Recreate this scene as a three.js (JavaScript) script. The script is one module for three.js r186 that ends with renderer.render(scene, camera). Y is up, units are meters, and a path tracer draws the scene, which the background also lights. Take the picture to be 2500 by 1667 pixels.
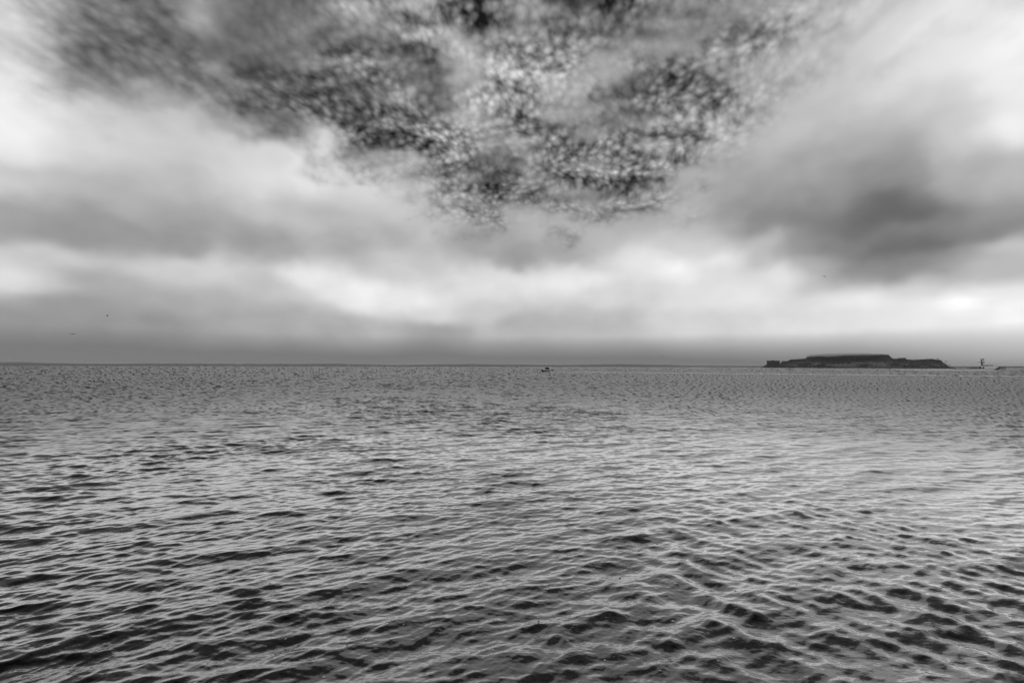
import * as THREE from 'three';
import { ImprovedNoise } from 'three/addons/math/ImprovedNoise.js';
import { mergeGeometries, mergeVertices } from 'three/addons/utils/BufferGeometryUtils.js';
import { MarchingCubes } from 'three/addons/objects/MarchingCubes.js';

// ---------------------------------------------------------------- camera, sky, sun, exposure
const scene = new THREE.Scene();
const EYE = 3.6;                                         // metres above the water: the end of a low pier
const camera = new THREE.PerspectiveCamera(73.75, 1024 / 682, 0.1, 40000);
camera.position.set(0, EYE, 0);
camera.rotation.order = 'YXZ';
camera.rotation.set(0.05405, 0, 0.0021);

const renderer = new THREE.WebGLRenderer({ antialias: true });
renderer.toneMapping = THREE.LinearToneMapping;
renderer.toneMappingExposure = 1;
renderer.shadowMap.enabled = true;

const sun = new THREE.DirectionalLight(0xffffff, 1.2);   // a wide low sun added ahead as an unseen glow brightening the water
sun.position.set(0, 12, -600);
sun.castShadow = true;
sun.shadow.radius = 192;
sun.shadow.mapSize.set(2048, 2048);
Object.assign(sun.shadow.camera, { left: -900, right: 900, top: 900, bottom: -900, near: 1, far: 3000 });
scene.add(sun, sun.target);

const noise = new ImprovedNoise();
const { clamp, lerp, smoothstep, degToRad } = THREE.MathUtils;
const fromSRGB = (v) => { const c = Math.max(v, 0) / 255; return c <= 0.04045 ? c / 12.92 : Math.pow((c + 0.055) / 1.055, 2.4); };
function fbm(x, y, z, octaves) {
  let s = 0, a = 0.5;
  for (let i = 0; i < octaves; i++) { s += a * noise.noise(x, y, z); x = x * 2.03 + 17.1; y = y * 2.03 + 5.3; z = z * 2.03 + 9.7; a *= 0.5; }
  return s;
}
let seed = 20240611;
const rnd = () => { seed = (seed + 0x6d2b79f5) | 0; let t = Math.imul(seed ^ (seed >>> 15), 1 | seed); t = (t + Math.imul(t ^ (t >>> 7), 61 | t)) ^ t; return ((t ^ (t >>> 14)) >>> 0) / 4294967296; };

// Cloud tones by compass direction and height in degrees: a low fog bank (FOG_TONES, up to FOG_TOP) and a broken high layer (HIGH_TONES).
const FOG_TONES = [
  [-49.4, 23.9, 250], [-46.9, 25.0, 212], [-49.3, 22.0, 247], [-47.8, 22.6, 238], [-45.3, 22.1, 211], [-40.8, 23.7, 199], [-35.7, 26.6, 185], [-49.2, 19.1, 250],
  [-47.6, 18.6, 224], [-29.6, 24.7, 209], [-45.1, 16.8, 185], [-40.5, 16.1, 172], [-49.0, 14.6, 214], [-47.9, 12.4, 159], [-44.9, 11.6, 146], [-37.0, 12.2, 146],
  [-42.0, 12.9, 149], [-29.4, 19.6, 221], [-25.0, 21.3, 231], [-17.7, 22.3, 225], [-12.5, 21.8, 214], [-27.1, 17.3, 191], [-29.2, 13.3, 159], [-21.0, 14.2, 169],
  [-15.1, 18.7, 207], [-7.0, 20.7, 221], [-15.0, 16.2, 177], [-9.7, 17.0, 194], [-4.2, 15.2, 159], [1.3, 13.6, 155], [4.1, 16.7, 184], [9.6, 17.1, 187],
  [6.8, 14.6, 167], [-47.9, 6.9, 228], [-48.7, 8.6, 215], [-46.2, 9.1, 205], [-43.3, 7.9, 165], [-38.6, 9.8, 206], [-33.9, 10.0, 214], [-29.1, 9.1, 192],
  [-23.8, 9.7, 236], [-18.4, 8.3, 241], [-12.3, 8.0, 236], [-15.0, 12.1, 199], [-4.2, 10.4, 226], [1.3, 10.9, 232], [7.4, 10.9, 238], [14.8, 11.7, 226],
  [19.9, 11.4, 241], [24.6, 12.5, 236], [31.1, 9.5, 234], [38.4, 6.6, 246], [44.6, 6.0, 251], [48.5, 5.2, 247], [22.2, 8.2, 228], [14.8, 8.5, 215],
  [26.8, 7.9, 232], [-47.2, 3.7, 152], [-40.1, 4.1, 150], [-44.7, 5.8, 152], [-35.0, 6.7, 175], [-29.0, 4.8, 168], [-21.8, 4.8, 176], [-9.6, 4.3, 165],
  [-4.2, 6.6, 205], [-9.6, 6.5, 215], [1.3, 5.5, 180], [12.1, 5.4, 188], [22.2, 5.2, 214], [34.8, 4.6, 226], [44.5, 4.0, 236], [48.2, 3.8, 245],
  
  
  
  [22.4, 20.3, 177], [27.1, 21.0, 165], [29.3, 23.6, 190], [31.5, 24.4, 198], [27.2, 26.1, 172], [35.5, 27.3, 205], [39.1, 26.2, 216], [42.5, 27.5, 226],
  [45.5, 28.6, 236], [48.1, 26.2, 247], [48.9, 19.3, 246], [48.0, 23.0, 245], [45.2, 20.6, 206], [42.3, 23.0, 205], [38.9, 21.3, 178], [35.2, 18.6, 156], [33.5, 20.5, 176], [37.5, 18.0, 150],
  [38.2, 20.0, 140], [33.3, 17.7, 148], [40.5, 18.2, 150], [47.6, 13.4, 160], [48.6, 15.3, 190], [45.0, 16.3, 176], [42.0, 15.1, 94], [40.4, 14.9, 94], [38.7, 14.6, 98],
  [36.9, 14.5, 118], [33.2, 15.5, 122], [29.1, 15.7, 134], [40.6, 13.0, 126], [44.3, 13.4, 126], [46.2, 12.2, 140], [40.2, 11.4, 98], [42.7, 11.0, 98],
  [44.8, 11.4, 132], [47.5, 11.6, 130], [38.5, 10.0, 140], [35.8, 12.5, 128], [41.7, 8.9, 132], [44.7, 9.1, 160], [33.1, 12.4, 150], [34.2, 10.5, 175],
  [29.1, 13.4, 186], [48.2, 10.0, 205], [46.8, 8.4, 190], [41.7, 7.5, 215], [12.3, 17.9, 175], [17.5, 19.0, 171], [20.0, 17.3, 187], [24.7, 15.4, 197],
  [23.3, 14.1, 214], [19.9, 14.4, 204], [27.0, 17.9, 150],
];
const HIGH_TONES = [
  [-47.1, 29.0, 190], [-48.0, 26.1, 202], [-45.6, 28.4, 122], [-44.2, 27.7, 95], [-39.4, 29.5, 95], [-36.0, 33.1, 135], [-41.2, 30.9, 132], [-33.9, 29.5, 84],
  [-29.9, 33.9, 110], [-25.4, 33.5, 120], [-37.6, 28.0, 92], [-30.5, 28.5, 84], [-20.6, 36.3, 138], [-20.5, 32.6, 122], [-25.2, 27.7, 100], [-29.6, 26.8, 105],
  [-22.8, 26.0, 108], [-15.4, 36.0, 118], [-12.7, 33.7, 130], [-10.0, 37.4, 140], [-4.4, 38.5, 108], [1.3, 37.1, 150], [-1.6, 35.5, 150], [7.0, 38.7, 88],
  [12.5, 38.3, 80], [17.8, 36.5, 72], [22.8, 36.0, 88], [9.7, 36.3, 150], [15.1, 34.2, 150], [6.9, 33.8, 140], [-4.4, 33.0, 140], [-11.0, 32.6, 90],
  [-15.3, 31.3, 110], [-9.9, 30.6, 120], [-6.0, 30.4, 172], [-4.3, 29.7, 180], [1.3, 29.3, 128], [-15.2, 27.5, 130], [-17.8, 25.4, 90], [-9.9, 27.6, 130],
  [-4.3, 26.5, 166], [1.3, 26.6, 166], [-4.3, 25.6, 100], [1.3, 24.7, 108], [6.9, 27.8, 118], [15.0, 27.2, 100], [12.4, 29.6, 130], [17.7, 31.1, 132],
  [20.3, 32.7, 92], [25.1, 31.8, 122], [27.5, 33.9, 128], [29.6, 32.6, 138], [31.8, 33.8, 154], [31.7, 31.0, 145], [35.7, 31.6, 166], [35.8, 33.3, 176],
  [39.3, 31.0, 202], [22.6, 28.3, 140], [20.1, 26.5, 135], [12.3, 25.2, 114], [9.6, 23.5, 130], [-1.5, 21.8, 98], [4.1, 21.3, 88], [9.6, 20.6, 88],
  [14.9, 21.2, 86], [12.3, 22.3, 120], [-4.3, 21.3, 120], [20.6, 22.9, 140], [24.9, 25.7, 150],
];
const FOG_TOP = [
  [-53.8, 22.8], [-49.4, 24.2], [-46.0, 24.0], [-40.9, 25.8], [-35.7, 26.6], [-29.6, 25.5], [-22.7, 24.7], [-17.7, 23.2],
  [-12.5, 21.8], [-7.0, 20.4], [-1.5, 18.8], [4.1, 19.3], [9.6, 19.1], [14.9, 19.2], [20.0, 21.1], [23.5, 23.4],
  [27.2, 26.1], [30.8, 28.2], [33.7, 28.9], [37.5, 29.6], [41.0, 30.1], [44.1, 30.8], [48.4, 31.6], [53.2, 33.5],
];
function toneGrid(points, elsewhere, reach) {            // smooth field on a half-degree grid, fading to `elsewhere` far from the points
  const W = 720, H = 181, g = new Float32Array(W * H);
  const bend = (e) => 14 * Math.log(1 + e / 5), p = points.map(([a, e, v]) => [a, bend(e), v]), w0 = 1 / reach ** 4;
  for (let j = 0; j < H; j++) for (let i = 0; i < W; i++) {
    const a = i / 2 - 180, e = j / 2, b = bend(e);
    let sw = w0, sv = w0 * elsewhere(a, e);
    for (const [pa, pb, v] of p) {
      let da = Math.abs(a - pa); if (da > 180) da = 360 - da;
      da *= 0.4;
      const d = da * da + (b - pb) * (b - pb) + 0.8, w = 1 / (d * d);
      sw += w; sv += w * v;
    }
    g[j * W + i] = sv / sw;
  }
  return (a, e) => {
    const x = (((a + 180) * 2) % W + W) % W, y = clamp(e * 2, 0, H - 1.001), i = Math.floor(x) % W, k = (i + 1) % W, j = Math.floor(y), fx = x - Math.floor(x), fy = y - j;
    return lerp(lerp(g[j * W + i], g[j * W + k], fx), lerp(g[(j + 1) * W + i], g[(j + 1) * W + k], fx), fy);
  };
}
const dot = (i, j, k) => { let t = Math.imul(i * 73856093 ^ j * 19349663 ^ k * 83492791, 0x2c1b3c6d); t = Math.imul(t ^ (t >>> 12), 0x297a2d39); return ((t ^ (t >>> 15)) >>> 0) / 4294967296; };
function cells(x, y) {                                   // distance to the nearest of one scattered point per unit square, rounded where two meet
  const ix = Math.floor(x), iy = Math.floor(y);
  let s = 0;
  for (let j = -1; j <= 1; j++) for (let i = -1; i <= 1; i++) {
    const dx = ix + i + dot(ix + i, iy + j, 1) - x, dy = iy + j + dot(ix + i, iy + j, 2) - y;
    s += Math.exp(-14 * Math.sqrt(dx * dx + dy * dy));
  }
  return -Math.log(s) / 14;
}
function makeSky() {
  const W = 4096, H = 2048, QW = W / 4, QH = H / 8, data = new Float32Array(W * H * 4);
  const around = (a, e, s) => { const r = degToRad(a), t = degToRad(e); return fbm(Math.sin(r) * Math.cos(t) * s + 3, Math.sin(t) * s * 2.2, -Math.cos(r) * Math.cos(t) * s + 8, 3); };
  const fogTone = toneGrid(FOG_TONES, (a, e) => 98 + 110 * around(a, e, 2.6) + 110 * Math.exp(-(((e - 5.4) / 2.1) ** 2)) + 80 * smoothstep(-a, 50, 66) * smoothstep(a, -132, -108) * (1 - smoothstep(e, 18, 24)) * smoothstep(e, 7, 10) + 152 * smoothstep(e, 20, 25) * (1 - smoothstep(e, 36, 50)) - 30 * smoothstep(e, 44, 60), 8);  // unseen fog to the left and behind is brightened to light the ship
  const highTone = toneGrid(HIGH_TONES, (a, e) => lerp(106, 64, smoothstep(e, 38, 60)) + 90 * around(a, e, 3.4), 8);  // unseen sky overhead is darkened to keep the wave troughs dark
  const top = (a) => {
    const n = FOG_TOP.length, back = 33 + 5 * Math.sin(degToRad(2 * a + 40)) + 3 * Math.sin(degToRad(5 * a));
    if (a <= FOG_TOP[0][0] || a >= FOG_TOP[n - 1][0]) {
      const edge = a < 0 ? FOG_TOP[0] : FOG_TOP[n - 1];
      return lerp(edge[1], back, smoothstep(Math.abs(a - edge[0]), 0, 30));
    }
    for (let i = 1; i < n; i++) if (a <= FOG_TOP[i][0]) { const u = FOG_TOP[i - 1], v = FOG_TOP[i]; return lerp(u[1], v[1], (a - u[0]) / (v[0] - u[0])); }
  };
  // the soft fog, its coverage and the drift of the high layer, on a quarter grid of the upper half
  const q = [0, 1, 2, 3].map(() => new Float32Array(QW * (QH + 1)));
  for (let j = 0; j <= QH; j++) for (let i = 0; i < QW; i++) {
    const e = j / QH * 90, t = degToRad(e), r = ((i + 0.5) / QW - 0.5) * 2 * Math.PI, y = Math.sin(t), x = Math.cos(r) * Math.cos(t), z = Math.sin(r) * Math.cos(t), a = Math.atan2(x, -z) * 180 / Math.PI, at = j * QW + i;
    const w1 = fbm(x * 7, y * 9, z * 7, 5), w2 = fbm(x * 7 + 40, y * 9, z * 7 + 40, 5), w3 = fbm(x * 22 + 9, y * 26, z * 22, 4), low = clamp(e / 8, 0.06, 1), s = 0.55 + 0.7 * smoothstep(e, 2, 16);
    const shelf = 102 + 14 * smoothstep(a, 20, 32) + 42 * smoothstep(a, 34, 50) * smoothstep(-a, -75, -50), deep = clamp(e / 3.7, 0, 1);
    const body = fogTone(a + 3.2 * w1 * s, Math.max(4.2, e + 2.2 * w2 * s)) + 14 * fbm(x * 9 + 5, y * 17, z * 9, 4) + 9 * w3;
    q[0][at] = lerp(shelf + 14 * w1 * deep, body, deep * (0.75 + 0.25 * deep));
    const soft = 3.6 + 2.2 * smoothstep(a, 10, 34) + 1.4 * smoothstep(-a, 20, 45);
    q[1][at] = smoothstep(e + 7 * w1 + 3 * w2 + 3.5 * w3, top(a) - soft, top(a) + soft) * (1 - 0.55 * smoothstep(fbm(x * 5 + 2, y * 8 + 4, z * 5, 4), 0.06, 0.3));
    q[2][at] = highTone(a + 1.6 * w1, e + 1.2 * w2);
    q[3][at] = smoothstep(Math.abs(a - 2), 17, 40);
  }
  for (let row = H / 2; row < H; row++) {
    const e = ((row + 0.5) / H - 0.5) * 180, t = degToRad(e), y = Math.sin(t), c = Math.cos(t), gy = e / 90 * QH, j = Math.min(QH - 1, Math.floor(gy)), fy = gy - j;
    const step = e > 62 ? 4 : e > 46 ? 2 : 1;
    for (let col = 0; col < W; col++) {
      if (col % step) { const at = (row * W + col) * 4; data.copyWithin(at, at - 4, at); continue; }
      const at = (row * W + col) * 4, gx = (col + 0.5) / 4 - 0.5 + QW, i = Math.floor(gx) % QW, k = (i + 1) % QW, fx = gx - Math.floor(gx);
      const [fog, clear, tone, side] = q.map((g) => lerp(lerp(g[j * QW + i], g[j * QW + k], fx), lerp(g[(j + 1) * QW + i], g[(j + 1) * QW + k], fx), fy));
      let v = 92 + 10 * Math.log1p(Math.exp((fog - 92) / 10));
      if (clear > 0.003 && e > 8) {
        const r = ((col + 0.5) / W - 0.5) * 2 * Math.PI, px = Math.cos(r) * c / y, pz = Math.sin(r) * c / y;
        const q1 = noise.noise(px * 3.1, pz * 3.1, 2.2), q2 = noise.noise(px * 3.1 + 9, pz * 3.1, 7.7);
        const tilt = y / (y + 0.6), ux = px * tilt + 0.012 * q1, uz = pz * tilt + 0.012 * q2;   // puffs are as tall as they are wide
        // puffs of the high layer, in rows across the view in the middle and streaks along it at both sides
        const rx = 0.83 * ux + 0.56 * uz, rz = 0.83 * uz - 0.56 * ux, c1 = cells(rx * 58 + 7, rz * 58);
        const rows = noise.noise(ux * 5 + 0.8 * q2, uz * 26 + 4 * ux + 1.5 * q1, 11.5) + 0.6 * noise.noise(ux * 9 + 2, uz * 47 - 5 * ux, 15.5), streak = 0.7 * noise.noise(px * 9, pz * 2.2, 5.9) + 0.45 * noise.noise(px * 22, pz * 5, 8.8);
        let puff = 0.5 * noise.noise(rx * 66, rz * 66, 1.3) + 0.42 * noise.noise(ux * 130 + 40 * uz, uz * 130, 4.1) + 0.2 * noise.noise(rx * 240, rz * 240, 6.5) + 1.0 * (Math.exp(-7 * c1 * c1) - 0.4);
        puff = (puff < 0 ? 1.15 * puff : puff) + 0.45 * noise.noise(ux * 13, uz * 17, 31.4);
        const patch = smoothstep(noise.noise(px * 2.3 + 4, pz * 2.6, 14.2) + 0.45 * noise.noise(px * 6, pz * 7, 3.2), -0.4, 0.2);
        const gap = -Math.max(0, -puff - 0.2), strong = lerp(1, 0.3, side) * lerp(0.35, 1, patch);
        const hi = tone + strong * (62 * puff + 16 * gap) + lerp(62, 8, side) * rows + lerp(6, 34, side) * streak + 22 * q1 * (1 - side);
        v = lerp(fog, Math.max(hi, 24), clear);
      }
      v = fromSRGB(v) * (1 + 0.1 * smoothstep(v, 238, 256));
      data[at] = data[at + 1] = data[at + 2] = v; data[at + 3] = 1;
    }
  }
  for (let at = 0; at < W * H * 2; at += 4) { data[at] = data[at + 1] = data[at + 2] = 0.12; data[at + 3] = 1; }
  const t = new THREE.DataTexture(data, W, H, THREE.RGBAFormat, THREE.FloatType);
  t.mapping = THREE.EquirectangularReflectionMapping;
  t.magFilter = THREE.LinearFilter;
  t.needsUpdate = true;
  return t;
}
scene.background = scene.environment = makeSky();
const HAZE = 6.5e-5;
if (HAZE) scene.fog = new THREE.FogExp2(0xffffff, HAZE);

// ---------------------------------------------------------------- helpers
const grey = (v) => new THREE.Color().setRGB(v, v, v);
const mat = (v, roughness = 0.7, more = {}) => new THREE.MeshStandardMaterial({ color: grey(v), roughness, ...more });
const taken = {};
function numbered(name) { const n = taken[name] = (taken[name] ?? -1) + 1; return n ? name + '_' + String(n).padStart(3, '0') : name; }
function shade(o) { o.castShadow = o.receiveShadow = true; return o; }
function mesh(name, geometry, material, parent) {
  const m = shade(new THREE.Mesh(Array.isArray(geometry) ? mergeGeometries(geometry.map((g) => { g = g.index ? g.toNonIndexed() : g; for (const k of Object.keys(g.attributes)) if (!['position', 'normal', 'uv'].includes(k)) g.deleteAttribute(k); return g; })) : geometry, material));
  m.name = parent ? name : numbered(name);
  (parent ?? scene).add(m);
  return m;
}
function tag(o, label, category, group) { Object.assign(o.userData, { label, category }); if (group) o.userData.group = group; return o; }
function structure(o, label) { o.userData.kind = 'structure'; if (label) o.userData.label = label; return o; }
function thing(name, x, y, z, turn, label, category, group) {
  const o = new THREE.Group();
  o.name = numbered(name); o.position.set(x, y, z); o.rotation.y = turn;
  scene.add(o);
  return tag(o, label, category, group);
}
const box = (w, h, d, x, y, z) => new THREE.BoxGeometry(w, h, d).translate(x, y, z);
function bar(a, b, r0, r1 = r0, sides = 6) {             // a tapered rod from a to b
  const p = new THREE.Vector3(...a), q = new THREE.Vector3(...b), d = q.clone().sub(p), g = new THREE.CylinderGeometry(r1, r0, d.length(), sides);
  g.applyQuaternion(new THREE.Quaternion().setFromUnitVectors(new THREE.Vector3(0, 1, 0), d.normalize()));
  return g.translate(...p.add(q).multiplyScalar(0.5).toArray());
}
function prism(outline, width, bevel = 0.05) {           // an outline in x, y given thickness along z
  const g = new THREE.ExtrudeGeometry(new THREE.Shape(outline.map(([x, y]) => new THREE.Vector2(x, y))), { depth: width - 2 * bevel, bevelEnabled: true, bevelThickness: bevel, bevelSize: bevel, bevelOffset: -bevel, bevelSegments: 1 });
  return g.translate(0, 0, -width / 2 + bevel);
}
function grid(nu, nv, at, closed) {                      // an indexed sheet of nu x nv points
  const p = new Float32Array(nu * nv * 3), idx = [];
  for (let j = 0; j < nv; j++) for (let i = 0; i < nu; i++) p.set(at(i, j), (j * nu + i) * 3);
  for (let j = 0; j + 1 < nv; j++) for (let i = 0; i < (closed ? nu : nu - 1); i++) { const a = j * nu + i, b = j * nu + (i + 1) % nu; idx.push(a, b, a + nu, b, b + nu, a + nu); }
  const g = new THREE.BufferGeometry();
  g.setAttribute('position', new THREE.BufferAttribute(p, 3));
  g.setIndex(idx);
  g.computeVertexNormals();
  return g;
}
const RADIUS = 6371000, drop = (x, z) => (x * x + z * z) / (2 * RADIUS);   // the sea curves away below the horizon

// ---------------------------------------------------------------- water
const WAVES = [];
function addWaves(count, shortest, longest, slope, mean, spread) {
  for (let i = 0; i < count; i++) {
    const length = shortest * Math.pow(longest / shortest, (i + 0.15 + 0.7 * rnd()) / count), k = 2 * Math.PI / length;
    const turn = degToRad(mean + spread * (rnd() + rnd() + rnd() - 1.5) * 1.33);
    WAVES.push({ length, k, a: slope * Math.SQRT2 / Math.sqrt(count) / k, dx: Math.sin(turn), dz: Math.cos(turn), p: rnd() * 2 * Math.PI });
  }
}
addWaves(8, 1.9, 6, 0.024, 20, 18);
addWaves(30, 0.4, 1.7, 0.115, 24, 24);
addWaves(38, 0.14, 0.42, 0.135, 20, 28);
addWaves(28, 0.06, 0.15, 0.06, 10, 40);
const CROSS = WAVES.length;                              // steeper chop thrown back across the wind near the pier's right-hand side
addWaves(18, 0.28, 1.1, 0.19, -52, 24);
const crossing = (x, z) => smoothstep(x + 0.35 * z, -3.4, 2.2) * (1 - smoothstep(Math.hypot(x, z), 9, 19)) * (0.8 + 0.7 * noise.noise(x * 0.3, 2, z * 0.3));
const GUST = (x, z) => 1 + 0.7 * noise.noise(x * 0.045, 3, z * 0.045) + 0.45 * noise.noise(x * 0.16, 7, z * 0.13) + 0.35 * noise.noise(x * 0.008, 1, z * 0.008) + 0.4 * noise.noise(x * 0.003, 5, z * 0.013);
function seaAt(x, z, cell, out) {                        // displaced point and normal of the surface over (x, z)
  let X = x, Y = -drop(x, z), Z = z, nx = 0, nz = 0, jx = 0;
  const g = clamp(GUST(x, z), 0.65, 1.7) * lerp(1, 2.7, smoothstep(Math.log(x * x + z * z + 1), 4.6, 9));
  const far = smoothstep(Math.log(x * x + z * z + 1), 7.4, 9.6), level = 1 - 0.85 * far, across = crossing(x, z);
  for (let i = 0; i < WAVES.length; i++) {
    const w = WAVES[i];
    if (i >= CROSS && across <= 0.01) break;
    const fade = clamp((w.length / cell - 1) * 0.6, 0, 1);
    if (fade <= 0) continue;
    const a = w.a * fade * (i >= CROSS ? across : 1) * (w.length < 0.7 ? g : w.length > 1.6 ? Math.min(1, 0.4 + 0.6 * g) : 0.4 + 0.6 * g), f = w.k * (w.dx * x + w.dz * z) + w.p, s = Math.sin(f), c = Math.cos(f), steep = 0.85;
    Y += level * a * c; X -= level * steep * a * w.dx * s; Z -= level * steep * a * w.dz * s;
    nx += a * w.k * w.dx * s; nz += a * w.k * w.dz * s;
  }
  const n = 1 / Math.hypot(nx, 1, nz);
  out.x = X; out.y = Y; out.z = Z; out.nx = nx * n; out.ny = n; out.nz = nz * n;
  return out;
}
const FAR_ROUGH = 0.6, COAT = 0.6;
function makeWater() {
  const turns = [], rings = [];
  for (let a = -180; a < -66; a += 3) turns.push(a);
  const COLS = 1280;
  for (let i = 0; i <= COLS; i++) turns.push(-66 + 132 * i / COLS);
  for (let a = 69; a <= 180; a += 3) turns.push(a);
  for (let d = 0.4; d < 3.6; d += 0.2) rings.push(d);
  for (let d = 3.6; d < 9500;) { rings.push(d); d += d < 12 ? 0.0042 * d : Math.max(0.0046 * d, 0.3 * d * d / 1638); if (d > 3000) d += 300; }
  const nu = turns.length, nv = rings.length, p = new Float32Array(nu * nv * 3), n = new Float32Array(nu * nv * 3), uv = new Float32Array(nu * nv * 2), idx = new Uint32Array((nu - 1) * (nv - 1) * 6), o = {};
  let k = 0, q = 0;
  for (let j = 0; j < nv; j++) for (let i = 0; i < nu; i++) {
    const t = degToRad(turns[i]), d = rings[j], cell = i < 40 || i > COLS + 36 ? d * 0.05 : d < 3.6 ? 0.2 : Math.min(0.0046 * d, 0.11);
    seaAt(Math.sin(t) * d, -Math.cos(t) * d, cell, o);
    p.set([o.x, o.y, o.z], k * 3); n.set([o.nx, o.ny, o.nz], k * 3); uv.set([o.x, -o.z], k * 2);
    if (j + 1 < nv && i + 1 < nu) { idx.set([k, k + nu, k + 1, k + 1, k + nu, k + nu + 1].reverse(), q); q += 6; }
    k++;
  }
  const g = new THREE.BufferGeometry();
  g.setAttribute('position', new THREE.BufferAttribute(p, 3));
  g.setAttribute('normal', new THREE.BufferAttribute(n, 3));
  g.setAttribute('uv', new THREE.BufferAttribute(uv, 2));
  g.setIndex(new THREE.BufferAttribute(idx, 1));
  // waves finer than the sheet's cells, which widen with distance, count as roughness: looked up by distance in a second uv
  const uv1 = new Float32Array(nu * nv * 2), SPAN = Math.log(12000);
  for (let j = 0; j < nv; j++) for (let i = 0; i < nu; i++) uv1.set([Math.log(Math.max(1, rings[j])) / SPAN, 0.5], (j * nu + i) * 2);
  g.setAttribute('uv1', new THREE.BufferAttribute(uv1, 2));
  const rough = new Uint8Array(256 * 4 * 4);
  for (let i = 0; i < 256; i++) { const d = Math.exp(i / 255 * SPAN), v = 255 * lerp(0.05, FAR_ROUGH, smoothstep(Math.log(d), Math.log(9), Math.log(100))); for (let k = 0; k < 4; k++) rough.set([v, v, v, 255], (k * 256 + i) * 4); }
  const roughness = new THREE.DataTexture(rough, 256, 4);
  roughness.channel = 1; roughness.magFilter = THREE.LinearFilter; roughness.needsUpdate = true;
  // fine capillary ripples, a tile of whole waves
  const S = 1024, TILE = 1.9, h = new Float32Array(S * S), data = new Uint8Array(S * S * 4), parts = [];
  for (let i = 0; i < 70; i++) {
    const m = 12 * Math.pow(9, rnd()), t = degToRad(-8 + 70 * (rnd() + rnd() - 1));
    const kx = Math.round(m * Math.sin(t)), kz = Math.round(m * Math.cos(t));
    parts.push([kx, kz, 1 / Math.max(1, Math.hypot(kx, kz)) ** 1.15, rnd() * 6.283]);
  }
  let most = 0;
  const sines = new Float32Array(S); for (let i = 0; i < S; i++) sines[i] = Math.sin(2 * Math.PI * i / S);
  for (const [kx, kz, a, ph] of parts) { const o0 = Math.round(ph / 6.283 * S); for (let j = 0; j < S; j++) for (let i = 0; i < S; i++) h[j * S + i] += a * sines[(kx * i + kz * j + o0 + 4096 * S) % S]; }
  for (const v of h) most = Math.max(most, Math.abs(v));
  for (let i = 0; i < S * S; i++) { const v = Math.round((h[i] / most * 0.5 + 0.5) * 255); data.set([v, v, v, 255], i * 4); }
  const bump = new THREE.DataTexture(data, S, S);
  bump.wrapS = bump.wrapT = THREE.RepeatWrapping; bump.magFilter = THREE.LinearFilter; bump.repeat.set(1 / TILE, 1 / TILE); bump.needsUpdate = true;
  const m = new THREE.MeshPhysicalMaterial({ color: grey(0.05), metalness: 1, roughness: 1, roughnessMap: roughness, clearcoat: COAT, clearcoatRoughness: 1, clearcoatRoughnessMap: roughness, bumpMap: bump, bumpScale: 0.01 });
  return structure(mesh('water', g, m), 'dark wind-rippled sea water reaching out to the horizon');
}
makeWater();

// ---------------------------------------------------------------- island, far shore and hills
const local = (o, x, z) => new THREE.Vector3(x, 0, z).applyAxisAngle(new THREE.Vector3(0, 1, 0), o.rotation.y).add(o.position);
// skyline of the island in metres: distance along it, height
const RIDGE = [[-258, -1], [-252, 5], [-246, 10], [-237, 12], [-212, 14], [-202, 16], [-199, 21.5], [-186, 22.6], [-171, 27.4], [-134, 29.9], [-129, 34.4], [-98, 35.9], [-52, 35.4], [-36, 39], [-3, 40], [75, 39.2], [84, 27.5], [95, 27.4], [103, 29.9], [112, 29.2], [115, 24.6], [127, 22.7], [137, 24.5], [163, 25], [168, 26.8], [172, 24.2], [183, 23.6], [188, 22.4], [193, 14.4], [201, 7.1], [209, 2.4], [218, -1.5]];
const along = (table, u) => { for (let i = 1; i < table.length; i++) if (u <= table[i][0]) { const [a, b] = [table[i - 1], table[i]]; return lerp(a[1], b[1], clamp((u - a[0]) / (b[0] - a[0]), 0, 1)); } return table[table.length - 1][1]; };
const ISLE_AZ = degToRad(37.19), ISLE_D = 1750;
function isleHeight(u, v) {                              // v runs away from the viewer
  const top = along(RIDGE, u + 3 * noise.noise(u * 0.05, v * 0.03, 1)), edge = 14 * noise.noise(u * 0.022, 4, 0) + 6 * noise.noise(u * 0.08, 9, 0);
  const f = v + 70 - edge;
  let s = 0.5 * smoothstep(f, 0, 13) + 0.14 * smoothstep(f, 16, 48) + 0.36 * smoothstep(f, 50, 62);
  s *= 1 - smoothstep(v + 8 * noise.noise(u * 0.03, 2, 7), 74, 108);
  const h = top * s, rough = smoothstep(h, 2, 8);
  return h * (1 + 0.09 * noise.noise(u * 0.06, v * 0.08, 3)) * 0.985 + rough * smoothstep(u, 84, 100) * 2.6 * (noise.noise(u * 0.16, 3, v * 0.12) + 0.5 * noise.noise(u * 0.45, 6, v * 0.3)) + rough * (1.5 * noise.noise(u * 0.14, v * 0.15, 5) + 1.5 * noise.noise(u * 0.35, v * 0.35, 8)) * (1 - 0.6 * smoothstep(h, 0.9 * top, top)) - 2.2 * (1 - smoothstep(f, -6, 6));
}
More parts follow.
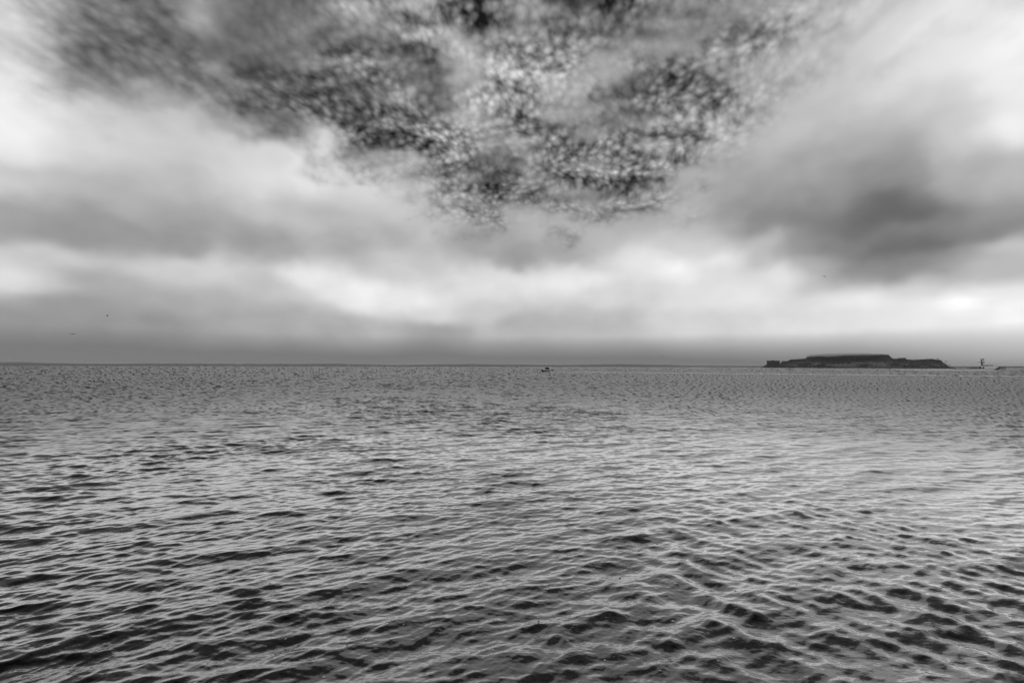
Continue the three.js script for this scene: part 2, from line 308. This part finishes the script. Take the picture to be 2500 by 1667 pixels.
function makeIsland() {
  const g = new THREE.Group();
  g.name = numbered('island');
  g.position.set(Math.sin(ISLE_AZ) * ISLE_D, -0.25, -Math.cos(ISLE_AZ) * ISLE_D);
  g.rotation.y = -ISLE_AZ;
  scene.add(g);
  structure(g, 'long dark flat-topped rocky island on the horizon with fog on its summit');
  const NU = 480, NV = 90, u = (i) => -266 + 490 * i / (NU - 1), v = (j) => -92 + 205 * j / (NV - 1);
  const ground = grid(NU, NV, (i, j) => [u(i), isleHeight(u(i), v(j)), -v(j)]);
  ground.index.array.reverse(); ground.computeVertexNormals();
  const n = ground.attributes.normal, p = ground.attributes.position, c = new Float32Array(p.count * 3);
  for (let k = 0; k < p.count; k++) {
    const x = p.getX(k), y = p.getY(k), z = p.getZ(k), steep = smoothstep(1 - Math.abs(n.getY(k)), 0.2, 0.55);
    const bare = steep * smoothstep(noise.noise(x * 0.035, y * 0.16, z * 0.05) + 0.3 * noise.noise(x * 0.2, y * 0.3, 2) + 0.25 * Math.exp(-((x - 10) ** 2) / 8000), 0.0, 0.35) * (0.35 + 0.65 * smoothstep(y, 3, 7)) * (1 - 0.85 * smoothstep(y, 17, 23));
    const tone = lerp(0.04 + 0.022 * noise.noise(x * 0.12, y * 0.2, z * 0.12), 0.26, bare);
    c.set([tone, tone, tone], k * 3);
  }
  ground.setAttribute('color', new THREE.BufferAttribute(c, 3));
  mesh('headland', ground, new THREE.MeshStandardMaterial({ vertexColors: true, roughness: 0.95 }), g);
  // a ring of surf-washed boulders along the foot of the cliffs
  for (let k = 0; k < 46; k++) {
    const r = 1.2 + 2.6 * rnd(), x = -250 + 466 * rnd(), rock = new THREE.IcosahedronGeometry(r, 1), q = rock.attributes.position;
    let z = 92; while (z > 20 && isleHeight(x, -z) < 0.2) z -= 1;
    for (let i = 0; i < q.count; i++) { const s = 1 + 0.35 * noise.noise(q.getX(i) * 0.8 + k, q.getY(i) * 0.8, q.getZ(i) * 0.8); q.setXYZ(i, q.getX(i) * s * 1.4, q.getY(i) * s * 0.8, q.getZ(i) * s); }
    rock.computeVertexNormals();
    mesh('boulder', rock, mat(0.04 + 0.05 * rnd(), 0.95), g).position.set(x, 0.3, z + 1);
  }
  return g;
}
const island = makeIsland();
{
  const at = local(island, -219.5, 40), o = thing('blockhouse', at.x, 0, at.z, -ISLE_AZ, 'dark square block-shaped building at the left end of the island', 'building');
  const wall = mat(0.045, 0.9);
  mesh('wall', [box(34, 15, 28, 0, 14.6, 0)], wall, o);
  mesh('roof', [box(35, 0.9, 29, 0, 22.5, 0)], mat(0.035, 0.9), o);
  mesh('roof_hut', [box(6, 1.7, 7, -1.5, 23.8, 0)], wall, o);
  for (let i = 0; i < 5; i++) for (let j = 0; j < 2; j++) mesh('window', [box(1.6, 2, 0.3, -12.5 + 6.2 * i, 13 + 5 * j, 14.05)], mat(0.015, 0.3), o);
}
{
  const o = thing('fog_bank', 0, 0, 0, -ISLE_AZ, 'thin fog clinging to the flat summit of the island', 'fog'), at = local(island, -28, 0);
  o.position.copy(at).setY(38.5); o.userData.kind = 'stuff';
  const veil = new THREE.MeshStandardMaterial({ color: grey(0.8), roughness: 1, transparent: true, opacity: 0.15, side: THREE.DoubleSide });
  for (let k = 0; k < 5; k++) {
    const g = new THREE.SphereGeometry(1, 64, 24), p = g.attributes.position;
    for (let i = 0; i < p.count; i++) { const x = p.getX(i), y = p.getY(i), z = p.getZ(i), r = 1 + 0.22 * noise.noise(x * 3 + k, y * 3, z * 3) + 0.1 * noise.noise(x * 8, y * 8 + k, z * 8); p.setXYZ(i, x * r * (101 - 7 * k), y * r * (7.5 - 1.0 * k), z * r * (84 - 6 * k)); }
    g.computeVertexNormals();
    mesh('veil', g, veil, o);
  }
}
function makeTree(u, v, height, lean, label) {
  const at = local(island, u, -v), o = thing('tree', at.x, isleHeight(u, v) - 0.6, at.z, -ISLE_AZ, label, 'tree');
  const bark = mat(0.03, 0.95), wood = [bar([0, 0, 0], [lean * 0.5, height * 0.55, 0], 0.34, 0.2, 7), bar([lean * 0.5, height * 0.54, 0], [lean, height * 0.86, 0.1], 0.2, 0.08, 6)], leaves = [];
  for (let i = 0; i < 9; i++) {
    const t = 0.45 + 0.45 * i / 8, a = i * 2.4, r = height * (0.42 - 0.22 * (t - 0.45) / 0.45), b = [lean * t, height * t, 0], e = [lean * t + r * Math.cos(a), height * (t + 0.16), r * Math.sin(a) * 0.8];
    wood.push(bar(b, e, 0.11, 0.03, 5));
    for (let k = 0; k < 10; k++) {
      const s = 0.6 + 0.5 * rnd(), q = lerp(0.7, 1.12, rnd()), leaf = new THREE.IcosahedronGeometry(0.26 * s, 0).scale(1.5, 0.6, 1);
      leaves.push(leaf.rotateY(rnd() * 6).translate(lerp(b[0], e[0], q) + rnd() - 0.5, lerp(b[1], e[1], q) + 0.8 * (rnd() - 0.5), lerp(b[2], e[2], q) + rnd() - 0.5));
    }
  }
  mesh('trunk', wood, bark, o);
  mesh('crown', leaves, mat(0.03, 0.9), o);
}
makeTree(196, -10, 10, 1.6, 'larger sparse leaning tree on the slope at the right tip of the island');
makeTree(203, -14, 7, -0.3, 'smaller upright sparse tree lowest on the right tip of the island');
makeTree(181, -4, 5.5, 0.5, 'small wispy tree on the brow above the right tip of the island');

function makeRange(name, label, distance, tone, height, from, to, depth) {   // a strip of land beyond the sea's horizon
  const NA = 360, profile = [0, 1, 0.8, 0];
  const g = grid(NA, 4, (i, j) => {
    const a = degToRad(lerp(from, to, i / (NA - 1))), d = distance + depth * j / 3;
    return [Math.sin(a) * d, j === 0 ? -30 : profile[j] * height(lerp(from, to, i / (NA - 1))) - distance * distance / (2 * RADIUS), -Math.cos(a) * d];
  });
  g.index.array.reverse(); g.computeVertexNormals();
  return structure(mesh(name, g, mat(tone, 0.95)), label);
}
const shoreHeight = (a) => 14 + 2.5 * noise.noise(a * 0.5, 0, 0) + 1.5 * noise.noise(a * 2.3, 5, 0) + 5 * smoothstep(a, -12.6, -12.4) * (1 - smoothstep(a, -11.2, -10.8));
const hillHeight = (a) => (40 + 26 * noise.noise(a * 0.11, 2, 0) + 8 * noise.noise(a * 0.5, 8, 0)) * (1 - 0.5 * smoothstep(a, 18, 30));
makeRange('far_shore', 'thin dark low shoreline along the horizon', 8000, 0.04, shoreHeight, -60, 60, 160);
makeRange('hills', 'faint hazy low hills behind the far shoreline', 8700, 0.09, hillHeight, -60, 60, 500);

function shoreHouse(px, lift, w, h, label, group) {
  const a = Math.atan((px - 1250) / 1111), d = 8560, o = thing('shore_building', Math.sin(a) * d, lift - 6, -Math.cos(a) * d, -a, label, 'building', group);
  mesh('wall', [box(w, h, w * 0.6, 0, h / 2, 0)], mat(0.75, 0.8), o);
  mesh('roof', [box(w * 1.04, h * 0.16, w * 0.66, 0, h * 1.08, 0)], mat(0.4, 0.9), o);
}
const ORDER = ['first', 'second', 'third', 'fourth', 'fifth', 'sixth'];
const cluster = (where, group, lift, h, list) => list.forEach(([px, w], i) => shoreHouse(px, lift, w, h, ORDER[i] + ' pale building from the left in ' + where, group));
cluster('the leftmost cluster of specks on the far shore', 'leftmost cluster of pale buildings on the far shore', 24, 10, [[580, 34], [587, 22], [592, 16]]);
cluster('the second cluster of specks on the far shore', 'second cluster of pale buildings on the far shore', 25, 9, [[626, 20], [632, 18], [637, 14], [642, 24]]);
shoreHouse(657.5, 34, 16, 13, 'lone pale building standing higher than the specks left of it on the far shore');
cluster('the lone pair on the far shore', 'pair of pale buildings on the far shore', 22, 12, [[848, 24], [853, 16]]);
cluster('the long row of six on the far shore', 'row of six pale buildings on the far shore', 23, 11, [[897, 20], [902, 14], [907, 24], [912, 16], [916, 14], [921, 22]]);
cluster('the rightmost cluster of specks on the far shore', 'rightmost cluster of pale buildings on the far shore', 22, 10, [[966, 16], [972, 30], [978, 18], [988, 18], [994, 13]]);

// ---------------------------------------------------------------- boats
function loft(L, breadth, sheer, rake, draught) {        // hull surface: t from stern 0 to bow 1, v from keel 0 to sheer 1
  const b = (t) => breadth / 2 * Math.min(1, 0.86 + 0.3 * t) * Math.pow(Math.max(0, 1 - Math.pow(Math.max(0, (t - 0.42) / 0.58), 2.3)), 0.9), s = (t) => lerp(sheer[0], sheer[1], t * t);
  return (t, v, side) => {
    const top = s(t), y = lerp(-draught * (1 - 0.5 * t * t), top, v), full = v < 0.25 ? 0.82 * Math.pow(v / 0.25, 0.7) : lerp(0.82, 1, (v - 0.25) / 0.75);
    return [-L / 2 + L * t - rake * t * t * t * (1 - v), y, side * b(t) * lerp(full, full * full * (0.45 + 0.55 * v), smoothstep(t, 0.5, 1))];
  };
}
function hullSkin(at, nt = 34, nv = 9) {
  const g = grid(2 * nv - 1, nt, (i, j) => at(j / (nt - 1), Math.abs(i - nv + 1) / (nv - 1), i < nv - 1 ? -1 : 1)), idx = Array.from(g.index.array);
  for (let i = 0; i < nv - 1; i++) { const a = i, b = i + 1, c = 2 * nv - 2 - i, d = c - 1; idx.push(a, c, b, b, c, d); }   // transom
  g.setIndex(idx); g.computeVertexNormals();
  return g;
}
const deckSkin = (at, v, nt = 24) => { const g = grid(2, nt, (i, j) => at(j / (nt - 1), v, i ? 1 : -1)); g.setIndex(Array.from(g.index.array).reverse()); g.computeVertexNormals(); return g; };
const white = mat(0.95, 0.6, { metalness: 0.6 }), dark = mat(0.03, 0.5), steel = mat(0.16, 0.5), pane = new THREE.MeshPhysicalMaterial({ color: grey(0.02), roughness: 0.08, ior: 1.5 });

const SHIP = { x: 448, z: -430, turn: degToRad(-80) }, astern = (l, s) => [SHIP.x + l * Math.cos(SHIP.turn) + s * Math.sin(SHIP.turn), SHIP.z - l * Math.sin(SHIP.turn) + s * Math.cos(SHIP.turn)];   // metres ahead of midships and to the visible side
function makeCutter() {
  const o = thing('patrol_ship', SHIP.x, 0, SHIP.z, SHIP.turn, 'white patrol ship with tall dark mast and slanted dark bow stripe, right of the island', 'ship');
  const at = loft(30, 6.2, [1.7, 2.9], 2.6, 1.1); o.scale.setScalar(1.0);
  const hull = mesh('hull', hullSkin(at), white, o);
  for (const side of [-1, 1]) {                          // the slanted band round the bow, leaning forward
    const g = grid(5, 10, (i, j) => { const v = lerp(0.36, 0.985, j / 9), p = at(lerp(0.74, 0.83, i / 4) + 0.1 * (v - 0.36), v, side); return [p[0], p[1], p[2] + side * 0.02]; });
    if (side > 0) g.setIndex(Array.from(g.index.array).reverse());
    g.computeVertexNormals();
    mesh('hull_stripe', g, new THREE.MeshStandardMaterial({ color: grey(0.035), roughness: 0.4, side: THREE.DoubleSide }), hull);
  }
  mesh('boot_top', grid(2 * 18, 2, (i, j) => { const s = i < 18 ? -1 : 1, t = s < 0 ? i / 17 : 1 - (i - 18) / 17, p = at(t, j ? 0.43 : 0.34, s); return [p[0], p[1], p[2] + s * 0.015]; }), new THREE.MeshStandardMaterial({ color: grey(0.03), roughness: 0.5, side: THREE.DoubleSide }), hull);
  mesh('deck', deckSkin(at, 0.93), mat(0.06, 0.8), o);
  const house = mesh('wheelhouse', [prism([[-2.4, 2.0], [9.3, 2.0], [8.6, 3.65], [5.6, 4.05], [3.9, 5.2], [-2.4, 5.2]], 4.6, 0.08)], white, o);
  for (const s of [-1, 1]) for (let i = 0; i < 6; i++) mesh('window', [box(0.72, 0.5, 0.06, -1.7 + 0.92 * i, 4.78, s * 2.31)], pane, house);
  for (let i = 0; i < 4; i++) mesh('window', new THREE.BoxGeometry(0.06, 0.6, 0.85).rotateZ(0.98).translate(4.35, 4.92, -1.5 + i), pane, house);
  for (const s of [-1, 1]) { mesh('door', [box(0.85, 1.75, 0.07, -0.6, 2.98, s * 2.31)], dark, house); for (let i = 0; i < 3; i++) mesh('porthole', new THREE.CylinderGeometry(0.18, 0.18, 0.06, 12).rotateX(Math.PI / 2).translate(3.2 + 1.7 * i, 3.2, s * 2.31), pane, house); }
  mesh('roof', [box(6.9, 0.22, 5.1, 0.9, 5.35, 0)], dark, o);
  mesh('searchlight', [bar([1.8, 5.4, 0], [1.8, 6.1, 0], 0.12), new THREE.SphereGeometry(0.42, 12, 8).translate(1.8, 6.35, 0)], white, o);
  mesh('deckhouse', [prism([[-5.2, 1.7], [-2.45, 1.7], [-2.45, 4.1], [-4.2, 4.1], [-5.2, 3]], 3.4, 0.06)], mat(0.1, 0.6), o);
  const mast = mesh('mast', [bar([-3.1, 3.9, -0.75], [-3.7, 9.2, -0.12], 0.3, 0.22), bar([-3.1, 3.9, 0.75], [-3.7, 9.2, 0.12], 0.3, 0.22), bar([-2.3, 3.9, 0], [-3.45, 9.2, 0], 0.3, 0.22), bar([-3.6, 9.0, 0], [-3.9, 12.0, 0], 0.34, 0.16), ...[4.8, 5.8, 6.8, 7.8, 8.6].map((y, i) => box(0.75 - 0.08 * i, 0.14, 1.2 - 0.18 * i, -3.05 - 0.11 * i, y, 0))], dark, o);
  for (const [y, l] of [[7.4, 1.9], [8.5, 2.1], [9.9, 1.5], [10.9, 1.7]]) { const r = mesh('radar_bracket', [bar([-3.5, y, 0], [-3.5 + l, y + 0.1, 0], 0.22, 0.16), box(1.0, 0.3, 1.0, -3.7 + l, y + 0.22, 0)], dark, mast); mesh('radar_scanner', [box(0.22, 0.24, 2.0, -3.7 + l, y + 0.44, 0)], steel, r); }
  mesh('yard', [bar([-3.6, 8.4, 0], [-7.2, 7.9, 0], 0.24, 0.12), bar([-7.2, 7.9, -0.5], [-7.2, 7.9, 0.5], 0.06)], dark, mast);
  mesh('crosstree', [bar([-3.7, 9.3, -1.7], [-3.7, 9.3, 1.7], 0.08)], dark, mast);
  mesh('whip_aerial', [bar([-3.9, 11.9, 0.2], [-4.0, 13.2, 0.2], 0.035, 0.015)], dark, mast);
  // the launch on its cradle, crane and rails
  const tube = new THREE.CatmullRomCurve3([[-13.4, 2.35, 0.95], [-10, 2.35, 1.0], [-8.2, 2.5, 0.6], [-7.7, 2.62, 0], [-8.2, 2.5, -0.6], [-10, 2.35, -1.0], [-13.4, 2.35, -0.95]].map((p) => new THREE.Vector3(...p)));
  const launch = mesh('launch', [new THREE.TubeGeometry(tube, 30, 0.3, 8), box(4.6, 0.3, 1.5, -10.9, 2.15, 0)], dark, o);
  mesh('console', [box(0.7, 0.9, 0.7, -11, 2.7, 0)], steel, launch);
  mesh('crane', [bar([-6.4, 1.5, 1.3], [-6.4, 3.4, 1.3], 0.2), bar([-6.4, 3.3, 1.3], [-9.6, 3.0, 1.1], 0.14, 0.09)], steel, o);
  for (const s of [-1, 1]) {
    const rail = [];
    for (let i = 0; i <= 12; i++) { const p = at(0.03 + 0.3 * i / 12, 1, s), q = at(0.03 + 0.3 * Math.min(12, i + 1) / 12, 1, s); rail.push(bar([p[0], p[1] - 0.1, p[2] * 0.97], [p[0], p[1] + 0.9, p[2] * 0.97], 0.035, 0.035, 5)); if (i < 12) for (const y of [0.45, 0.9]) rail.push(bar([p[0], p[1] + y, p[2] * 0.97], [q[0], q[1] + y, q[2] * 0.97], 0.025, 0.025, 5)); }
    for (let i = 0; i <= 10; i++) { const p = at(0.8 + 0.19 * i / 10, 1, s), q = at(0.8 + 0.19 * Math.min(10, i + 1) / 10, 1, s); rail.push(bar([p[0], p[1] - 0.1, p[2] * 0.96], [p[0], p[1] + 0.9, p[2] * 0.96], 0.035, 0.035, 5)); if (i < 10) for (const y of [0.45, 0.9]) rail.push(bar([p[0], p[1] + y, p[2] * 0.96], [q[0], q[1] + y, q[2] * 0.96], 0.025, 0.025, 5)); }
    mesh('railing', rail, steel, o);
  }
  const gun = mesh('deck_gun', [new THREE.CylinderGeometry(0.55, 0.75, 0.8, 14).translate(10.2, 2.7, 0), prism([[9.6, 3.0], [10.9, 3.0], [10.6, 3.75], [9.8, 3.75]], 0.9, 0.08)], dark, o);
  mesh('gun_barrel', [bar([10.6, 3.45, 0], [12.5, 3.75, 0], 0.09, 0.06)], dark, gun);
  mesh('windlass', [box(0.9, 0.55, 1.2, 11.9, 2.9, 0), new THREE.CylinderGeometry(0.26, 0.26, 1.6, 10).rotateX(Math.PI / 2).translate(12.2, 3.25, 0)], dark, o);
  mesh('jackstaff', [bar([14.3, 2.7, 0], [14.1, 4.8, 0], 0.05, 0.03)], steel, o);
  mesh('life_raft', [new THREE.CapsuleGeometry(0.38, 1.1, 4, 10).rotateZ(Math.PI / 2).translate(-1.4, 2.55, 2.75)], dark, o);
}
makeCutter();

function makeMotorboat() {
  const o = thing('motorboat', 20.6, 0.12, -275, Math.PI, 'small dark-hulled motorboat with a dark canopy speeding left at the centre', 'boat');
  o.rotation.z = 0.05; o.scale.setScalar(1.3);
  const at = loft(5.2, 2.2, [0.72, 1.12], 0.9, 0.42), hull = mesh('hull', hullSkin(at, 26, 8), dark, o);
  mesh('gunwale', [-1, 1].map((s) => { const g = grid(2, 22, (i, j) => { const p = at(j / 21, i ? 1.04 : 0.84, s); return [p[0], p[1], p[2] * 1.02]; }); if (s > 0) g.setIndex(Array.from(g.index.array).reverse()); g.computeVertexNormals(); return g; }), new THREE.MeshStandardMaterial({ color: grey(0.8), roughness: 0.35, side: THREE.DoubleSide }), hull);
  mesh('deck', deckSkin(at, 0.82), mat(0.6, 0.6), o);
  mesh('cabin', [prism([[-0.6, 0.5], [1.45, 0.6], [0.75, 1.25], [-0.5, 1.3]], 1.5, 0.05)], white, o);
  mesh('windscreen', [prism([[0.3, 1.25], [0.98, 1.22], [0.62, 1.82], [0.3, 1.84]], 1.45, 0.03)], pane, o);
  const arch = new THREE.Shape([[-1.45, 1.05], [-1.25, 1.75], [-0.7, 2.12], [0.05, 2.14], [0.55, 1.85], [0.75, 1.3], [0.3, 1.28], [-0.3, 1.3], [-1.0, 1.05]].map((p) => new THREE.Vector2(...p)));
  mesh('canopy', new THREE.ExtrudeGeometry(arch, { depth: 1.6, bevelEnabled: true, bevelSize: 0.03, bevelThickness: 0.03, bevelSegments: 1 }).translate(0, 0, -0.8), dark, o);
  const motor = mesh('outboard_motor', [box(0.3, 0.9, 0.3, -2.8, 0.35, 0), new THREE.CapsuleGeometry(0.26, 0.45, 4, 10).scale(1.25, 1, 0.9).translate(-2.9, 0.95, 0)], dark, o);
  mesh('cowling', [new THREE.SphereGeometry(0.3, 12, 6, 0, 6.3, 0, 1.2).scale(1.2, 0.8, 0.9).translate(-2.9, 1.28, 0)], white, motor);
}
makeMotorboat();

{
  const a = Math.atan((501 - 1250) / 1111), o = thing('tugboat', Math.sin(a) * 5200, -2.1, -Math.cos(a) * 5200, -a, 'tiny dark workboat on the left horizon', 'boat');
  const at = loft(24, 7, [2.2, 4.2], 2, 1.5), skin = mat(0.03, 0.7);
  mesh('hull', hullSkin(at, 20, 6), skin, o);
  mesh('deck', deckSkin(at, 0.9, 12), skin, o);
  mesh('wheelhouse', [prism([[0.5, 2], [6.5, 2.4], [6, 7], [1.5, 7]], 4.5, 0.1)], mat(0.06, 0.7), o);
  mesh('mast', [bar([2, 6.8, 0], [1.6, 11, 0], 0.2, 0.1)], skin, o);
}

// ---------------------------------------------------------------- wakes, foam, floats
const foam = new THREE.MeshStandardMaterial({ color: grey(0.93), roughness: 0.9, side: THREE.DoubleSide });
function foamRidge(path, label, seedAt) {                // broken, lumpy water along a line: [x, z, half width, height, share of foam]
  const curve = new THREE.CatmullRomCurve3(path.map((p) => new THREE.Vector3(p[0], 0, p[1]))), length = curve.getLength(), n = Math.min(900, Math.round(length / 0.22)), M = 9, P = path.length - 1;
  const pts = curve.getSpacedPoints(n - 1), tangent = new THREE.Vector3();
  const g = grid(M, n, (i, j) => {
    const u = curve.getUtoTmapping(j / (n - 1)) * P, k = Math.min(P - 1, Math.floor(u)), f = u - k, [, , w, h, share] = path[k].map((v, q) => lerp(v, path[k + 1][q], f));
    tangent.copy(pts[Math.min(n - 1, j + 1)]).sub(pts[Math.max(0, j - 1)]).normalize();
    const s = i / (M - 1) * 2 - 1, wob = 0.5 * w * noise.noise(j * 0.05, seedAt, 1), x = pts[j].x - tangent.z * (s * w + wob), z = pts[j].z + tangent.x * (s * w + wob);
    const lump = 0.62 + 0.5 * noise.noise(x * 0.5, seedAt, z * 0.5) + 0.6 * noise.noise(x * 1.6, seedAt + 5, z * 1.6) + 0.35 * noise.noise(x * 4, seedAt + 9, z * 4) - 1.5 * Math.max(0, 1 - share - 0.5 - noise.noise(j * 0.03, seedAt + 3, 4) - 0.5 * noise.noise(j * 0.11, seedAt, 9));
    return [x, -drop(x, z) - 0.12 + (1.5 * h + 0.12) * lump * (1 - s * s * s * s), z];
  });
  g.setIndex(Array.from(g.index.array).reverse()); g.computeVertexNormals();
  const m = mesh('wake', g, foam);
  return tag(m, label, 'wake');
}
foamRidge([[18.6, -274, 0.5, 0.12, 1], [21, -273.6, 0.8, 0.34, 1], [24, -274, 0.9, 0.6, 1], [34, -271, 1.0, 0.52, 1], [47.7, -265, 1.3, 0.4, 1], [77, -247, 1.8, 0.2, 0.7], [118, -222, 2.2, 0.17, 0.72], [145, -208, 2.4, 0.16, 0.6], [168, -196, 2.6, 0.15, 0.6], [215, -171, 2.8, 0.14, 0.55]], 'long thin white foam wake trailing right from the small motorboat', 3);
foamRidge([[12.6, 0.9, 0.4, 0.3, 1], [9, 2.4, 0.8, 0.95, 1], [3, 3.3, 0.9, 0.7, 1], [-5, 3.4, 0.8, 0.4, 0.9], [-13, 2.2, 1, 0.3, 0.8], [-19, 0.6, 1.6, 0.6, 1], [-32, 0, 2.2, 1.0, 1], [-50, 0, 2.8, 0.9, 1], [-64, 0, 3.4, 0.6, 0.85], [-84, 0, 3.6, 0.35, 0.5]].map(([l, s, ...rest]) => [...astern(l, s), ...rest]), 'white bow wave and foam wake along the patrol ship and behind it', 21);

function makeFloat(px, z, size, label) {
  const o = thing('float', (px - 1250) / 1111 * z, -drop(0, z), -z, 0, label, 'buoy');
  mesh('drum', new THREE.LatheGeometry([[0, -0.3], [0.3, -0.3], [0.44, -0.1], [0.46, 0.25], [0.36, 0.5], [0.14, 0.62], [0, 0.64]].map((p) => new THREE.Vector2(p[0] * size, p[1] * size)), 16), dark, o);
  mesh('ring', new THREE.TorusGeometry(0.1 * size, 0.03 * size, 6, 12).translate(0, 0.74 * size, 0), dark, o);
}
makeFloat(1017.7, 480, 1.3, 'farthest of three dark specks floating on the water left of centre');
makeFloat(1013.6, 252, 0.75, 'middle one of three dark specks floating on the water left of centre');
makeFloat(999, 224, 0.7, 'nearest of three dark specks floating on the water left of centre');

{
  const o = {}, N = 45, bit = new THREE.IcosahedronGeometry(0.011, 0).scale(1.3, 0.5, 1), flecks = new THREE.InstancedMesh(bit, mat(0.8, 0.8), N), m = new THREE.Matrix4();
  for (let i = 0; i < N; i++) {
    const d = 5.6 + 9 * rnd() * rnd(), t = degToRad(-34 + 70 * rnd()), s = 0.6 + 0.9 * rnd();
    seaAt(Math.sin(t) * d, -Math.cos(t) * d, 0.02, o);
    flecks.setMatrixAt(i, m.makeScale(s, s, s).setPosition(o.x, o.y + 0.004, o.z));
  }
  flecks.name = numbered('foam_flecks'); flecks.userData.kind = 'stuff'; flecks.userData.label = 'tiny white foam flecks scattered on the near water';
  scene.add(flecks);
}

// ---------------------------------------------------------------- birds
function gullGeometry() {
  const bones = [[0, 0, 0.2, 0, 0.01, -0.06, 0.035, 0.075], [0, 0.01, -0.06, 0, 0.02, -0.2, 0.075, 0.045], [0, 0.02, -0.2, 0, 0.045, -0.26, 0.045, 0.042], [0, 0.042, -0.27, 0, 0.03, -0.33, 0.02, 0.012], [0, 0, 0.18, 0, 0, 0.32, 0.03, 0.022]];
  for (const s of [-1, 1]) {
    bones.push([s * 0.04, 0.03, -0.06, s * 0.3, 0.13, -0.12, 0.045, 0.034], [s * 0.3, 0.13, -0.12, s * 0.64, 0.05, 0.06, 0.034, 0.014]);
    bones.push([s * 0.04, 0.03, 0.04, s * 0.3, 0.125, -0.02, 0.034, 0.024], [s * 0.3, 0.125, -0.02, s * 0.5, 0.08, 0.04, 0.024, 0.014], [s * 0.02, 0, 0.2, s * 0.05, 0, 0.31, 0.02, 0.015]);
  }
  const N = 110, R = 0.7, mc = new MarchingCubes(N, new THREE.MeshBasicMaterial(), false, false, 60000);
  mc.isolation = 0;
  for (let k = 0; k < N; k++) for (let j = 0; j < N; j++) for (let i = 0; i < N; i++) {
    const x = (i - N / 2) / (N / 2) * R, y = (j - N / 2) / (N / 2) * R, z = (k - N / 2) / (N / 2) * R;
    let d = 1;
    if (Math.abs(y - 0.05) < 0.2) {
      let sum = 0;
      for (const [ax, ay, az, bx, by, bz, ra, rb] of bones) {
        const ex = bx - ax, ey = by - ay, ez = bz - az, t = clamp(((x - ax) * ex + (y - ay) * ey + (z - az) * ez) / (ex * ex + ey * ey + ez * ez), 0, 1);
        sum += Math.exp(-70 * (Math.hypot(x - ax - t * ex, y - ay - t * ey, z - az - t * ez) - lerp(ra, rb, t)));
      }
      d = -Math.log(sum + 1e-9) / 70;
    }
    mc.field[i + N * (j + N * k)] = -d;
  }
  mc.update();
  const g = new THREE.BufferGeometry();
  g.setAttribute('position', new THREE.BufferAttribute(mc.positionArray.slice(0, mc.count * 3).map((v) => v * R), 3));
  g.setAttribute('normal', new THREE.BufferAttribute(mc.normalArray.slice(0, mc.count * 3), 3));
  return g;
}
const gull = mesh('bird', gullGeometry(), mat(0.05, 0.8));
gull.position.set(-96.9, 10.4, -100); gull.rotation.set(-0.05, 0.9, 0.03);
tag(gull, 'bird gliding low at far left with both wings spread level', 'bird');
function bird(x, y, z, rx, ry, rz, size, label) {
  const b = gull.clone();
  b.name = numbered('bird'); b.position.set(x, y, z); b.rotation.set(rx, ry, rz); b.scale.setScalar(size);
  b.userData = { label, category: 'bird' };
  scene.add(b);
}
bird(-125.2, 18.9, -140, 0.5, -0.4, 0.9, 1, 'small dark bird banking above the level gliding bird at left');
bird(104, 33.6, -150, -0.3, -0.7, -0.75, 1.1, 'dark curved bird high in the bright fog above the island');
bird(72.6, 8.3, -220, 0.5, 1.9, 0.8, 1, 'tiny dark bird low over the horizon right of the motorboat');
renderer.render(scene, camera);
